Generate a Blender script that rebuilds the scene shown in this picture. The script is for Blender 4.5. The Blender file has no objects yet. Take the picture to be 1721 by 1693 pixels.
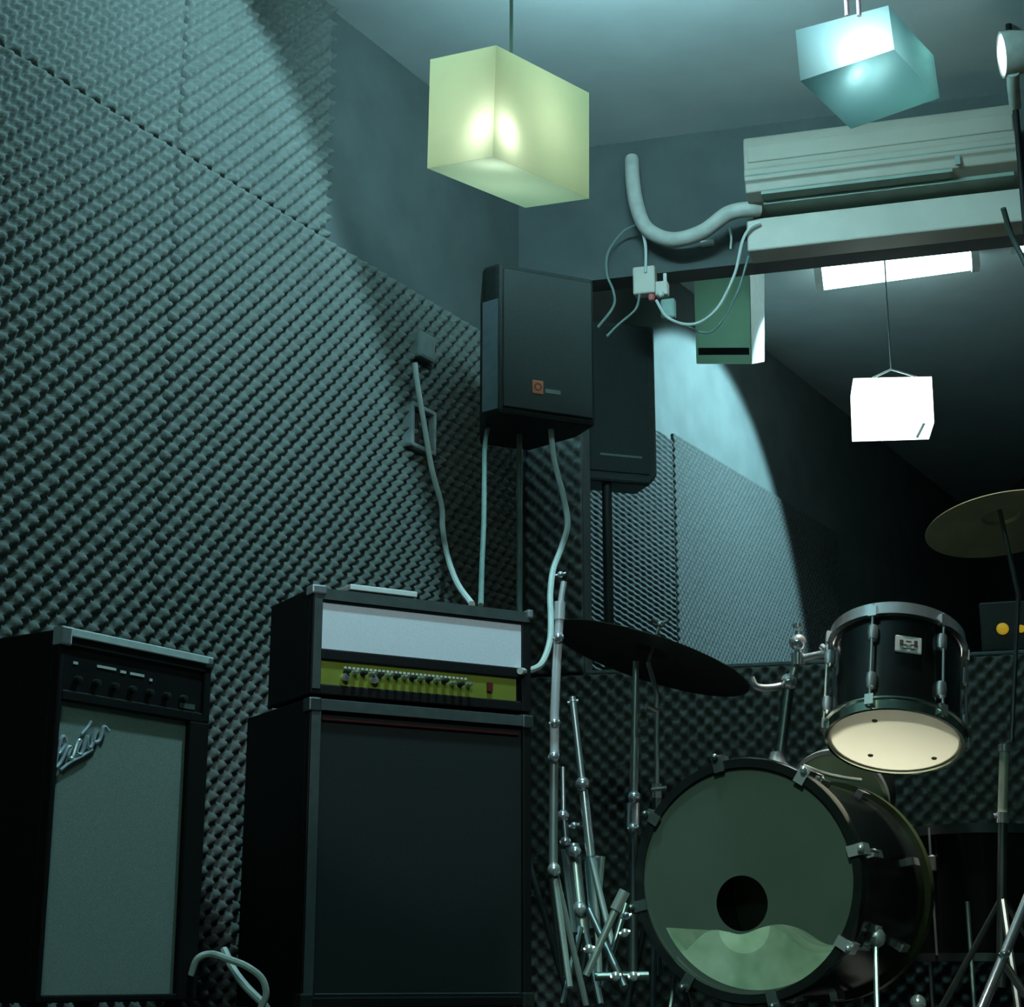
import bpy, math, random
import numpy as np
from mathutils import Vector, Matrix
random.seed(7)
S = bpy.context.scene
COL = S.collection
R = math.radians
# ------------------------------------------------------------------ camera
F, CX, CY, PITCH, HC = 2900.0, 860.5, 846.5, R(15.31), 0.12
KD = 1.22
cam = bpy.data.cameras.new('camera')
cam.sensor_fit = 'HORIZONTAL'; cam.sensor_width = 36.0; cam.lens = 36.0 * F / 1721.0
cam.clip_start = 0.02
camo = bpy.data.objects.new('camera', cam); COL.objects.link(camo)
camo.location = (0, 0, HC); camo.rotation_euler = (R(90) + PITCH, 0, 0)
S.camera = camo
S.view_settings.view_transform = 'Standard'; S.view_settings.look = 'None'
S.view_settings.gamma = 1.0; S.view_settings.exposure = 0.0
S.cycles.use_denoising = True
S.cycles.max_bounces = 8
S.cycles.sample_clamp_indirect = 4.0
# ------------------------------------------------------------------ light
wld = bpy.data.worlds.new('world'); S.world = wld; wld.use_nodes = True
wld.node_tree.nodes['Background'].inputs[0].default_value = (0.02, 0.03, 0.03, 1)
wld.node_tree.nodes['Background'].inputs[1].default_value = 0.3
TEAL = (0.46, 0.90, 1.0)
def spot(name, loc, axis, half, power, color, blend=0.12, radius=0.04):
    l = bpy.data.lights.new(name, 'SPOT'); l.energy = power; l.color = color
    l.spot_size = R(2 * half); l.spot_blend = blend; l.shadow_soft_size = radius
    o = bpy.data.objects.new(name, l); COL.objects.link(o)
    o.location = loc; o.rotation_euler = Vector(axis).to_track_quat('-Z', 'Y').to_euler()
    return o
def area(name, loc, axis, sx, sy, power, color):
    l = bpy.data.lights.new(name, 'AREA'); l.shape = 'RECTANGLE'; l.size = sx; l.size_y = sy
    l.energy = power; l.color = color
    o = bpy.data.objects.new(name, l); COL.objects.link(o)
    o.location = loc; o.rotation_euler = Vector(axis).to_track_quat('-Z', 'Y').to_euler()
    return o
# added out-of-frame spots that shape the light, one placed at the far tube
spot('added_foam_spot', (0.1, 3.38, 2.55), (-0.770, -0.075, -0.633), 65.0, 104, TEAL, 0.10, 0.05)  # added spot, cone fitted to the curved light edge on the foam
spot('added_far_foam_spot', (1.8, 6.2, 2.75), (-0.70, 0.332, -0.632), 35.5, 640, TEAL, 0.12)  # added at the far tube to light the foam past the opening
spot('added_kit_spot', (1.06, 4.15, 2.78), (-0.05, -0.04, -1.0), 15, 480, (1.0, 1.0, 0.86), 0.3, 0.06)  # added from above so the tom's bottom head glows
spot('added_drum_spot', (0.0, 1.0, 2.78), (0.50, 2.9, -2.72), 7.5, 380, (0.62, 1.0, 0.80), 0.5, 0.06)  # added to brighten the bass drum head and blanket
spot('added_amp_spot', (0.2, 0.4, 2.78), (-0.40, 3.2, -1.88), 7, 115, (0.80, 0.94, 1.0), 0.5, 0.06)  # added narrow beam to lift the amplifier head's front
area('added_fill_behind', (-0.5, -0.9, 2.80), (0.05, 0.5, -1.0), 1.2, 0.12, 26, (0.55, 1.0, 0.80))  # added frontal fill for the amplifier fronts, no fitting modelled
# ------------------------------------------------------------------ helpers
def ray(px, py):
    u = (px - CX) / F; v = (CY - py) / F
    return Vector((u, math.cos(PITCH) - v * math.sin(PITCH), math.sin(PITCH) + v * math.cos(PITCH)))
CAMP = Vector((0, 0, HC))
def at(px, py, d):
    r = ray(px, py); return CAMP + r * (d * KD / r.y)
def onplane(px, py, n, D):
    r = ray(px, py); return CAMP + r * ((D - n.dot(CAMP)) / n.dot(r))
UP = Vector((0, 0, 1))
LE = Vector((math.sin(R(30.4)), math.cos(R(30.4)), 0))          # along the left wall, away from the camera
LN = Vector((LE.y, -LE.x, 0))                                # its inward normal
CORNER = Vector((0.023, 5.43, 0)); LD = LN.dot(CORNER)
BN = Vector((math.sin(R(15.9)), math.cos(R(15.9)), 0))           # back wall, pointing away
BS = Vector((BN.y, -BN.x, 0)); BD = BN.dot(CORNER)
def onleft(px, py, off=0.0): return onplane(px, py, LN, LD + off)
def onback(px, py, off=0.0): return onplane(px, py, BN, BD - off)
CEIL = 2.85

class MB:
    def __init__(s): s.v = []; s.f = []
    def add(s, vs, fs):
        b = len(s.v); s.v += [tuple(v) for v in vs]; s.f += [tuple(i + b for i in f) for f in fs]; return s
    def hexa(s, c):      # 4 bottom ccw then 4 top
        return s.add(c, [(3,2,1,0),(4,5,6,7),(0,1,5,4),(1,2,6,5),(2,3,7,6),(3,0,4,7)])
    def box(s, lo, hi):
        x0,y0,z0 = lo; x1,y1,z1 = hi
        return s.hexa([(x0,y0,z0),(x1,y0,z0),(x1,y1,z0),(x0,y1,z0),(x0,y0,z1),(x1,y0,z1),(x1,y1,z1),(x0,y1,z1)])
    def obox(s, o, ax, ay, az, lo, hi):
        x0,y0,z0 = lo; x1,y1,z1 = hi
        P = lambda x,y,z: o + ax*x + ay*y + az*z
        return s.hexa([P(x0,y0,z0),P(x1,y0,z0),P(x1,y1,z0),P(x0,y1,z0),P(x0,y0,z1),P(x1,y0,z1),P(x1,y1,z1),P(x0,y1,z1)])
    def tube(s, path, r, seg=10):
        path = [Vector(p) for p in path]; n = len(path)
        rs = r if isinstance(r, (list, tuple)) else [r] * n
        t0 = (path[1] - path[0]).normalized()
        u = t0.orthogonal().normalized(); vs = []; 
        for i in range(n):
            t = (path[min(i+1, n-1)] - path[max(i-1, 0)])
            t = t.normalized() if t.length > 1e-9 else t0
            u = (u - t * u.dot(t)).normalized(); w = t.cross(u)
            for k in range(seg):
                a = 2 * math.pi * k / seg
                vs.append(path[i] + (u * math.cos(a) + w * math.sin(a)) * rs[i])
        fs = []
        for i in range(n - 1):
            for k in range(seg):
                k2 = (k + 1) % seg
                fs.append((i*seg+k, i*seg+k2, (i+1)*seg+k2, (i+1)*seg+k))
        fs.append(tuple(range(seg - 1, -1, -1))); fs.append(tuple((n-1)*seg + k for k in range(seg)))
        return s.add(vs, fs)
    def lathe(s, prof, o=Vector((0,0,0)), ax=UP, seg=48, close=False, ex=1.0, ey=1.0):
        ax = Vector(ax).normalized(); u = ax.orthogonal().normalized(); w = ax.cross(u); o = Vector(o)
        vs = []; fs = []; n = len(prof)
        for (r, z) in prof:
            for k in range(seg):
                a = 2*math.pi*k/seg
                vs.append(o + ax*z + (u*math.cos(a)*ex + w*math.sin(a)*ey)*r)
        for i in range(n if close else n - 1):
            j = (i + 1) % n
            for k in range(seg):
                k2 = (k+1) % seg
                fs.append((i*seg+k, i*seg+k2, j*seg+k2, j*seg+k))
        return s.add(vs, fs)
    def ball(s, o, r, seg=16):
        n = 8; prof = [(max(1e-5, r*math.sin(math.pi*i/n)), -r*math.cos(math.pi*i/n)) for i in range(n+1)]
        return s.lathe(prof, o, UP, seg)
    def prism(s, poly, o, ax, ay, ext):       # poly (x,y) in plane ax,ay ; extruded by vector ext
        n = len(poly); a = [o + ax*x + ay*y for x, y in poly]; b = [p + ext for p in a]
        fs = [tuple(range(n-1,-1,-1)), tuple(range(n, 2*n))] + [(i,(i+1)%n,(i+1)%n+n,i+n) for i in range(n)]
        return s.add(a + b, fs)
    def build(s, name, mat, parent=None, smooth=False, bevel=0.0, inv=None):
        me = bpy.data.meshes.new(name)
        vs = s.v if inv is None else [tuple(inv @ Vector(v)) for v in s.v]
        me.from_pydata(vs, [], s.f); me.materials.append(mat); me.update()
        if smooth:
            for p in me.polygons: p.use_smooth = True
        o = bpy.data.objects.new(name, me); COL.objects.link(o)
        if parent is not None: o.parent = parent
        if bevel:
            m = o.modifiers.new('bevel', 'BEVEL'); m.width = bevel; m.segments = 2; m.limit_method = 'ANGLE'
        if smooth and len(me.polygons) < 60000:
            m = o.modifiers.new('normals', 'EDGE_SPLIT'); m.split_angle = R(40)
        return o
def tag(o, label, cat, group=None):
    o['label'] = label; o['category'] = cat
    if group: o['group'] = group
    return o
class Thing:
    def __init__(s, name, label, cat, M, group=None):
        s.M = M if isinstance(M, Matrix) else Matrix.Translation(Vector(M)); s.inv = s.M.inverted()
        s.o = bpy.data.objects.new(name, None); COL.objects.link(s.o); s.o.matrix_world = s.M
        s.o.empty_display_size = 0.05
        tag(s.o, label, cat, group)
    def loc(s, mb, name, mat, parent=None, **k):      # mesh already in local coordinates
        return mb.build(name, mat, parent or s.o, **k)
    def wld(s, mb, name, mat, parent=None, **k):      # mesh in world coordinates
        return mb.build(name, mat, parent or s.o, inv=s.inv, **k)
def one(name, mb, mat, label, cat, group=None, origin=None, **k):
    o0 = Vector(origin) if origin is not None else Vector(mb.v[0])
    o = mb.build(name, mat, None, inv=Matrix.Translation(-o0), **k); o.location = o0
    return tag(o, label, cat, group)
def struct(name, mb, mat, **k):
    o = mb.build(name, mat, None, **k); o['kind'] = 'structure'; return o
def frame(o, x, y, z):
    return Matrix(((x.x,y.x,z.x,o.x),(x.y,y.y,z.y,o.y),(x.z,y.z,z.z,o.z),(0,0,0,1)))
def az(deg): return Vector((math.sin(R(deg)), math.cos(R(deg)), 0))
def curve(pts, n=10):
    P = [Vector(p) for p in pts]; P = [P[0]*2 - P[1]] + P + [P[-1]*2 - P[-2]]; out = []
    for i in range(1, len(P) - 2):
        for k in range(n):
            t = k / n; a, b, c, d = P[i-1], P[i], P[i+1], P[i+2]
            out.append(0.5*((2*b) + (c-a)*t + (2*a-5*b+4*c-d)*t*t + (3*b-a-3*c+d)*t*t*t))
    out.append(P[-2]); return out
# ------------------------------------------------------------------ materials
def mat(name, col, rough=0.6, metal=0.0, var=0.12, scale=30.0, bump=0.0, bscale=200.0, spec=0.5, coat=0.0, emit=None, estr=0.0):
    m = bpy.data.materials.new(name); m.use_nodes = True; nt = m.node_tree; b = nt.nodes['Principled BSDF']
    b.inputs['Roughness'].default_value = rough; b.inputs['Metallic'].default_value = metal
    b.inputs['Specular IOR Level'].default_value = spec; b.inputs['Coat Weight'].default_value = coat
    tc = nt.nodes.new('ShaderNodeTexCoord'); nz = nt.nodes.new('ShaderNodeTexNoise')
    nz.inputs['Scale'].default_value = scale; nz.inputs['Detail'].default_value = 3
    nt.links.new(tc.outputs['Object'], nz.inputs['Vector'])
    rp = nt.nodes.new('ShaderNodeValToRGB'); c = Vector(col)
    rp.color_ramp.elements[0].position = 0.3; rp.color_ramp.elements[1].position = 0.7
    rp.color_ramp.elements[0].color = (*[max(0, x*(1-var)) for x in c], 1)
    rp.color_ramp.elements[1].color = (*[min(1, x*(1+var)) for x in c], 1)
    nt.links.new(nz.outputs['Fac'], rp.inputs['Fac']); nt.links.new(rp.outputs['Color'], b.inputs['Base Color'])
    if bump:
        n2 = nt.nodes.new('ShaderNodeTexNoise'); n2.inputs['Scale'].default_value = bscale
        nt.links.new(tc.outputs['Object'], n2.inputs['Vector'])
        bp = nt.nodes.new('ShaderNodeBump'); bp.inputs['Strength'].default_value = bump; bp.inputs['Distance'].default_value = 0.004
        nt.links.new(n2.outputs['Fac'], bp.inputs['Height']); nt.links.new(bp.outputs['Normal'], b.inputs['Normal'])
    if emit:
        b.inputs['Emission Color'].default_value = (*emit, 1); b.inputs['Emission Strength'].default_value = estr
    return m
def shade_mat(name, col, transl=0.6, rough=0.5):
    m = mat(name, col, rough, var=0.04, scale=12); nt = m.node_tree; b = nt.nodes['Principled BSDF']
    t = nt.nodes.new('ShaderNodeBsdfTranslucent'); t.inputs['Color'].default_value = (*col, 1)
    mx = nt.nodes.new('ShaderNodeMixShader'); mx.inputs[0].default_value = transl
    nt.links.new(b.outputs[0], mx.inputs[1]); nt.links.new(t.outputs[0], mx.inputs[2])
    nt.links.new(mx.outputs[0], nt.nodes['Material Output'].inputs['Surface']); return m
def film_mat(name, col, clear=0.5, rough=0.2):
    m = mat(name, col, rough, var=0.06, scale=8, spec=0.6); nt = m.node_tree; b = nt.nodes['Principled BSDF']
    t = nt.nodes.new('ShaderNodeBsdfTransparent'); mx = nt.nodes.new('ShaderNodeMixShader'); mx.inputs[0].default_value = clear
    nt.links.new(b.outputs[0], mx.inputs[1]); nt.links.new(t.outputs[0], mx.inputs[2])
    nt.links.new(mx.outputs[0], nt.nodes['Material Output'].inputs['Surface']); return m
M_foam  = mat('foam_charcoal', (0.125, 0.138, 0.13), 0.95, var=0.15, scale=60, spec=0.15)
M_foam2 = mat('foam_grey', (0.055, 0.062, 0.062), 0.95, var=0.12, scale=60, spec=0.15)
M_wall  = mat('dark_paint', (0.085, 0.10, 0.10), 0.85, var=0.12, scale=6, bump=0.15, spec=0.2)
M_ceil  = mat('ceiling_paint', (0.62, 0.66, 0.66), 0.9, var=0.06, scale=5, bump=0.15, spec=0.2)
M_floor = mat('dark_carpet', (0.03, 0.035, 0.033), 0.95, var=0.3, scale=120, bump=0.3)
M_trim  = mat('aged_white_paint', (0.58, 0.54, 0.47), 0.5, var=0.07, scale=8)
M_black = mat('black_vinyl', (0.006, 0.006, 0.006), 0.6, var=0.3, scale=200, bump=0.12, spec=0.25)
M_gloss = mat('black_gloss_wrap', (0.008, 0.010, 0.010), 0.18, var=0.2, scale=20, spec=0.6)
M_plast = mat('black_plastic', (0.014, 0.019, 0.017), 0.6, var=0.25, scale=90, bump=0.1, spec=0.3)
M_edge  = mat('dark_grey_edge', (0.10, 0.13, 0.125), 0.5, var=0.15, scale=40)
M_edge2 = mat('dark_edging', (0.055, 0.072, 0.070), 0.5, var=0.15, scale=40)
M_grill = mat('dark_grille_cloth', (0.020, 0.026, 0.025), 0.9, var=0.35, scale=500, bump=0.3, bscale=900, spec=0.2)
M_grey  = mat('grey_green_grille_cloth', (0.30, 0.36, 0.33), 0.9, var=0.15, scale=450, bump=0.3, bscale=900, spec=0.2)
M_silver= mat('silver_grille_cloth', (0.80, 0.83, 0.90), 0.8, var=0.05, scale=300, bump=0.2, bscale=900)
M_gold  = mat('gold_green_panel', (0.22, 0.25, 0.035), 0.4, var=0.12, scale=15)
M_chrome= mat('chrome', (0.90, 0.92, 0.97), 0.20, 0.82, var=0.04, scale=10)
M_dchr  = mat('dull_chrome', (0.55, 0.60, 0.60), 0.36, 0.85, var=0.1, scale=20)
M_iron  = mat('dark_steel', (0.16, 0.19, 0.19), 0.38, 0.9, var=0.15, scale=20)
M_red   = mat('dark_red_piping', (0.10, 0.012, 0.015), 0.5)
M_white = mat('white_plastic', (0.72, 0.76, 0.74), 0.45, var=0.05)
M_cable = mat('pale_cable', (0.60, 0.66, 0.62), 0.5, var=0.08)
M_gcable= mat('grey_green_cable', (0.17, 0.24, 0.22), 0.5, var=0.1)
M_pipe  = mat('white_foam_lagging', (0.46, 0.46, 0.42), 0.6, var=0.12, scale=25, bump=0.3, bscale=60)
M_ac    = mat('aged_cream_plastic', (0.35, 0.32, 0.265), 0.45, var=0.05, scale=6)
M_acd   = mat('aged_cream_louvre', (0.22, 0.29, 0.245), 0.5, var=0.12, scale=10)
M_yel   = shade_mat('pale_yellow_shade', (0.84, 0.90, 0.72), 0.4)
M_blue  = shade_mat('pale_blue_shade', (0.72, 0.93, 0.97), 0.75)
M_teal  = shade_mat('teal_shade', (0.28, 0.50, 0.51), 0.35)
M_wsh   = shade_mat('white_shade', (0.85, 0.93, 0.92), 0.7)
M_glow  = mat('lit_tube', (0.9, 0.95, 1.0), 0.5, emit=(0.62, 1.0, 1.0), estr=8.0)
M_glow2 = mat('lit_lens', (0.9, 0.95, 1.0), 0.5, emit=(0.93, 0.95, 1.0), estr=1.6)
M_amber = mat('amber_lens', (0.5, 0.33, 0.02), 0.3, emit=(0.8, 0.5, 0.03), estr=0.35)
M_orange= mat('orange_badge', (0.62, 0.20, 0.10), 0.5)
M_skin  = film_mat('clear_smoky_drum_head', (0.12, 0.155, 0.13), 0.55, 0.22)
M_clear = film_mat('clear_drum_head', (0.6, 0.65, 0.6), 0.85, 0.15)
M_top = bpy.data.materials.new('frosted_drum_head'); M_top.use_nodes = True
nt_ = M_top.node_tree; tl_ = nt_.nodes.new('ShaderNodeBsdfTranslucent'); tp_ = nt_.nodes.new('ShaderNodeBsdfTransparent'); mx_ = nt_.nodes.new('ShaderNodeMixShader')
tl_.inputs[0].default_value = (.9, .9, .85, 1); mx_.inputs[0].default_value = .45
nt_.links.new(tl_.outputs[0], mx_.inputs[1]); nt_.links.new(tp_.outputs[0], mx_.inputs[2]); nt_.links.new(mx_.outputs[0], nt_.nodes['Material Output'].inputs['Surface'])
M_cream = shade_mat('cream_drum_head', (0.86, 0.84, 0.68), 0.75)
M_pale  = shade_mat('pale_green_drum_head', (0.60, 0.70, 0.48), 0.4)
M_pillow= mat('pale_green_blanket', (0.62, 0.92, 0.54), 0.9, var=0.45, scale=9, bump=0.4, bscale=25)
M_bronze= mat('dark_bronze', (0.05, 0.046, 0.04), 0.42, 0.7, var=0.2, scale=10)
M_brass = mat('aged_brass', (0.48, 0.48, 0.30), 0.4, 0.5, var=0.15, scale=10)
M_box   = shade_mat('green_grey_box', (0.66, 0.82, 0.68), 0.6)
M_boxw  = mat('lit_box_side', (0.75, 0.82, 0.78), 0.6, var=0.05)  # paler colour stands in for light on the box's right side
M_pink  = mat('pink_cord', (0.75, 0.40, 0.45), 0.6)
M_ink   = mat('dark_print', (0.03, 0.035, 0.04), 0.6)
# ------------------------------------------------------------------ structure
struct('floor', MB().box((-7, -3, -0.1), (3.2, 11.5, 0)), M_floor)
struct('ceiling', MB().box((-7, -3, CEIL), (3.2, 11.5, CEIL + 0.1)), M_ceil)
struct('wall_left', MB().obox(CORNER, LE, LN, UP, (-9.5, -0.1, 0), (5.75, 0, CEIL)), M_wall)
struct('wall_right', MB().box((2.9, -2.7, 0), (3.0, 11, CEIL)), M_wall)
struct('wall_near', MB().box((-5.6, -2.7, 0), (3.0, -2.6, CEIL)), M_wall)
def sb(p): return (p - CORNER).dot(BS)
s_open = sb(onback(981, 900)); z_sill = onback(1350, 1117).z; z_head = onback(1265, 442).z
wb = MB()
wb.obox(CORNER, BS, BN, UP, (-0.03, 0, 0), (3.0, 0.1, z_sill))
wb.obox(CORNER, BS, BN, UP, (-0.03, 0, z_head), (3.0, 0.1, CEIL))
wb.obox(CORNER, BS, BN, UP, (-0.03, 0, z_sill), (s_open, 0.1, z_head))
struct('wall_back', wb, M_wall)
s_tr = sb(onback(1256, 420, 0.11))
struct('trim_1', MB().obox(CORNER, BS, BN, UP, (s_tr, -0.11, z_head - 0.005), (2.9, 0, z_head + 0.105)), M_trim, bevel=0.006)
struct('trim_2', MB().obox(CORNER, BS, BN, UP, (s_open, -0.005, z_sill), (2.9, 0.11, z_sill + 0.012)), M_edge, bevel=0.003)

# egg-crate foam sheets
def foam(name, label, o, ex, n, u0, u1, v0, v1, P, res, A=0.034, ridge=False, m=M_foam):
    ru, rv = (res if isinstance(res, tuple) else (res, res))
    nu = max(4, int((u1-u0)/ru)); nv = max(4, int((v1-v0)/rv))
    q_ = .0006; U = np.concatenate([[u0], np.linspace(u0+q_, u1-q_, nu), [u1]]); V = np.concatenate([[v0], np.linspace(v0+q_, v1-q_, nv), [v1]]); nu += 2; nv += 2; uu, vv = np.meshgrid(U, V, indexing='ij')
    if ridge:
        k = (0.5+0.5*np.cos(2*np.pi*(vv + 0.12*uu)/P)) * (0.8+0.2*np.cos(2*np.pi*uu/(P*2.5)))
    else:
        k = 0.5 + 0.5*np.cos(2*np.pi*uu/P)*np.cos(2*np.pi*vv/P)
    rng = np.random.default_rng(3)
    d = 0.008 + A*k**1.15 + rng.normal(0, 0.0004, k.shape)
    d[0,:] = d[-1,:] = 0.001; d[:,0] = d[:,-1] = 0.001
    X = np.array(o)[None,None,:] + uu[...,None]*np.array(ex) + vv[...,None]*np.array((0,0,1.)) + d[...,None]*np.array(n)
    org = Vector(o) + Vector(ex)*u0 + UP*v0
    X = (X - np.array(org)).reshape(-1, 3)
    idx = np.arange(nu*nv).reshape(nu, nv)
    q = np.stack([idx[:-1,:-1], idx[1:,:-1], idx[1:,1:], idx[:-1,1:]], -1).reshape(-1, 4)
    if np.dot(np.cross(np.array(ex), (0,0,1.)), np.array(n)) < 0: q = q[:, ::-1]
    me = bpy.data.meshes.new(name); me.vertices.add(len(X)); me.vertices.foreach_set('co', X.ravel())
    me.loops.add(q.size); me.loops.foreach_set('vertex_index', q.ravel().astype(np.int32))
    me.polygons.add(len(q)); me.polygons.foreach_set('loop_start', np.arange(0, q.size, 4, dtype=np.int32))
    me.polygons.foreach_set('use_smooth', np.ones(len(q), bool)); me.update(calc_edges=True); me.validate()
    me.materials.append(m)
    ob = bpy.data.objects.new(name, me); COL.objects.link(ob); ob.location = org
    return tag(ob, label, 'acoustic foam')
P0 = 0.0505
ce = (CORNER - LE*0).copy()
foam('foam_panel', 'tall charcoal egg-crate foam sheet on left wall behind the combo amplifier', ce, LE, LN, -2.95, -1.732, 0.02, 2.1085, P0, 0.0068)
foam('foam_panel', 'lower charcoal egg-crate foam sheet on left wall behind the amplifier stack', ce, LE, LN, -1.728, -0.04, 0.02, 2.1085, P0, 0.0068)
foam('foam_panel', 'upper egg-crate foam sheet at the far top left of the left wall', ce, LE, LN, -2.95, -1.732, 2.1115, 2.84, P0, 0.0075)
foam('foam_panel', 'small upper egg-crate foam sheet ending beside the smooth dark wall top', ce, LE, LN, -1.728, -1.11, 2.1115, 2.84, P0, 0.0075)
foam('foam_panel', 'dark egg-crate foam sheet on low back wall behind the drum kit', CORNER, BS, -BN, 0.03, 2.9, 0.02, z_sill - 0.004, P0, 0.0075)
foam('foam_panel', 'narrow dark egg-crate foam strip behind the speaker stand, left of the opening', CORNER, BS, -BN, 0.03, s_open - 0.004, z_sill + 0.004, 2.1, P0, 0.0075)
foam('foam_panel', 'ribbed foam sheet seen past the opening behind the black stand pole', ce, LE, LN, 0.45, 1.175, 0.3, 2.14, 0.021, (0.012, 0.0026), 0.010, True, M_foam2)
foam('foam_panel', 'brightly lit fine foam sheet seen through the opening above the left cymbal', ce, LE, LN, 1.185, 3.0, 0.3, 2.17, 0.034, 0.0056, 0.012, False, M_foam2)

# ------------------------------------------------------------------ ceiling lamps out of frame and beyond
def tube_lamp(label, a, b, r, m, drop=0.05):
    a = Vector(a); b = Vector(b); t = Thing('tube_light', label, 'light', (a+b)/2)
    e = (b-a).normalized(); s = e.cross(UP).normalized()
    t.wld(MB().obox(a, e, s, UP, (-0.03, -0.012, r*1.05), ((b-a).length+0.03, 0.012, r+0.03)), 'fitting', M_white, bevel=0.004)
    t.wld(MB().tube([a, b], r, 16), 'tube', m, smooth=True)
    for p in (a*.85+b*.15, a*.15+b*.85):
        t.wld(MB().tube([p + UP*(r+.02), Vector((p.x, p.y, CEIL))], .005, 8), 'hanger', M_white, smooth=True)
    for p, q in ((a, a-e*0.03), (b, b+e*0.03)):
        t.wld(MB().tube([p, q], r*1.15, 16), 'end_cap', M_white, smooth=True)
    return t
tc_ = Vector((0.27, 3.70, 2.64))
upl = tube_lamp('ceiling tube light over an added white light blocker above the yellow lantern', tc_ - BS*0.3, tc_ + BS*0.3, 0.019, mat('lit_ceiling_tube', (0.9, 0.95, 1), 0.5, emit=TEAL, estr=260.0))
tr_ = MB()  # added unseen sheet that keeps the tube's light off the walls below
tr_.obox(tc_, BS, BN, UP, (-.50, -.13, -.050), (.36, .055, -.045)); tr_.obox(tc_, BS, BN, UP, (-.505, -.13, -.05), (-.50, .055, -.012)); tr_.obox(tc_, BS, BN, UP, (-.50, -.135, -.05), (.36, -.13, -.012))
for x in (-.45, .33): tr_.obox(tc_, BS, BN, UP, (x-.006, -.006, -.05), (x+.006, .006, .05))
upl.wld(tr_, 'light_blocker', M_white)
ta, tb = at(1382, 462, 5.15), at(1630, 428, 5.05)
tube_lamp('glowing white tube light seen through the opening under the air conditioner', ta, tb, 0.060, M_glow)
ta, tb = at(1712, 412, 5.05), at(1850, 395, 5.0)
tube_lamp('end of a second glowing tube light at the right picture edge', ta, tb, 0.03, M_glow)

# ------------------------------------------------------------------ hanging box lanterns
def bulb(name, loc, power, color, r=0.02):
    l = bpy.data.lights.new(name, 'POINT'); l.energy = power; l.color = color; l.shadow_soft_size = r
    o = bpy.data.objects.new(name, l); COL.objects.link(o); o.location = loc; return o
def shell_box(c, skip=()):      # thin paper / acrylic shade: 8 corners, one sheet per face
    m = MB(); m.hexa(c); m.f = [f for k, f in enumerate(m.f) if k not in skip]; return m
def sheet(c): return MB().add(c, [(0, 1, 2, 3)])
# yellow
df = 2.45
f0, f1 = at(828, 263, df), at(834, 76, df)
r0, r1 = at(990, 334, 2.70), at(990, 156, 2.70)
l0, l1 = at(718, 283, 2.57), at(723, 100, 2.57)
k0 = l0 + r0 - f0; k1 = l1 + r1 - f1
t = Thing('hanging_lantern', 'large pale yellow box lantern hanging at top centre', 'lantern', (f0+k0)/2)
# order bottom ccw seen from above: left, front, right, back
t.wld(shell_box([l0, f0, r0, k0, l1, f1, r1, k1], (0,)), 'lamp_shade', M_yel)
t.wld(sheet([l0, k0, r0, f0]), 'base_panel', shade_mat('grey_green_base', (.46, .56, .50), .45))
topc = (f1+k1)/2
t.wld(MB().tube([topc, Vector((topc.x, topc.y, CEIL))], 0.004, 8), 'cord', M_gcable, smooth=True)
bulb('yellow_lantern_bulb', f0*0.88 + k0*0.12 + (f1-f0)*0.26, 0.34, (0.97, 1.0, 0.84))
bulb('yellow_lantern_bulb', (f0+k0)/2 + (f1-f0)*0.5, 0.75, (0.92, 1.0, 0.74), 0.09)
# blue
q = [at(1345, 136, 3.15), at(1503, 83, 3.20), at(1493, 9, 3.20), at(1337, 51, 3.15)]
back = at(1430, 217, 3.33) - at(1345, 136, 3.15)
b4 = [p + back for p in q]
t = Thing('hanging_lantern', 'pale blue box lantern tilted on two pink cords, top right', 'lantern', (q[0]+b4[1])/2)
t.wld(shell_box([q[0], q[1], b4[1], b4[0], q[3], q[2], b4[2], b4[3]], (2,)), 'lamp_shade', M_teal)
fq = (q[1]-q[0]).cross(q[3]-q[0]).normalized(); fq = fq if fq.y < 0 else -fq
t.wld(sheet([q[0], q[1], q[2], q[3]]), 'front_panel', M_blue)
for px in (1424, 1444):
    p0 = at(px, 27, 3.18); t.wld(MB().tube([p0, Vector((p0.x, p0.y, CEIL))], 0.006, 8), 'cord', M_pink, smooth=True)
cb = sum(q + b4, Vector())/8
bulb('blue_lantern_bulb', q[0]*.5+q[1]*.5 + back*.4 + (q[3]-q[0])*.5, 0.6, (0.85, 1.0, 1.0), .04)
bulb('blue_lantern_bulb', q[0]*.5+q[1]*.5 + back*.14 + (q[3]-q[0])*.16 + fq*-.02, .40, (0.85, 1.0, 1.0))
# white one past the opening
d = 4.75
q = [at(1437, 714, d), at(1570, 710, d), at(1566, 633, d), at(1434, 636, d)]; back = Vector((0.028, 0.2, 0))
b4 = [p + back for p in q]
t = Thing('hanging_lantern', 'glowing white box lantern hanging on a wire behind the opening', 'lantern', (q[0]+b4[1])/2)
t.wld(shell_box([q[0], q[1], b4[1], b4[0], q[3], q[2], b4[2], b4[3]]), 'lamp_shade', M_wsh)
ap = at(1498, 621, d+0.05)
wm = MB()
for p in (q[3]*0.75+q[2]*0.25, q[3]*0.2+q[2]*0.8): wm.tube([p, ap], 0.0035, 8)
wm.tube([ap, Vector((ap.x, ap.y, CEIL))], 0.003, 8)
t.wld(wm, 'hanging_wire', M_dchr, smooth=True)
t.wld(MB().tube([at(1553, 712, d), at(1541, 735, d)], 0.005, 8), 'pull_tab', M_white, smooth=True)
bulb('white_lantern_bulb', sum(q+b4, Vector())/8 + Vector((0, -0.03, 0)), 6, (0.9, 1.0, 1.0), 0.03)
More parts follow.
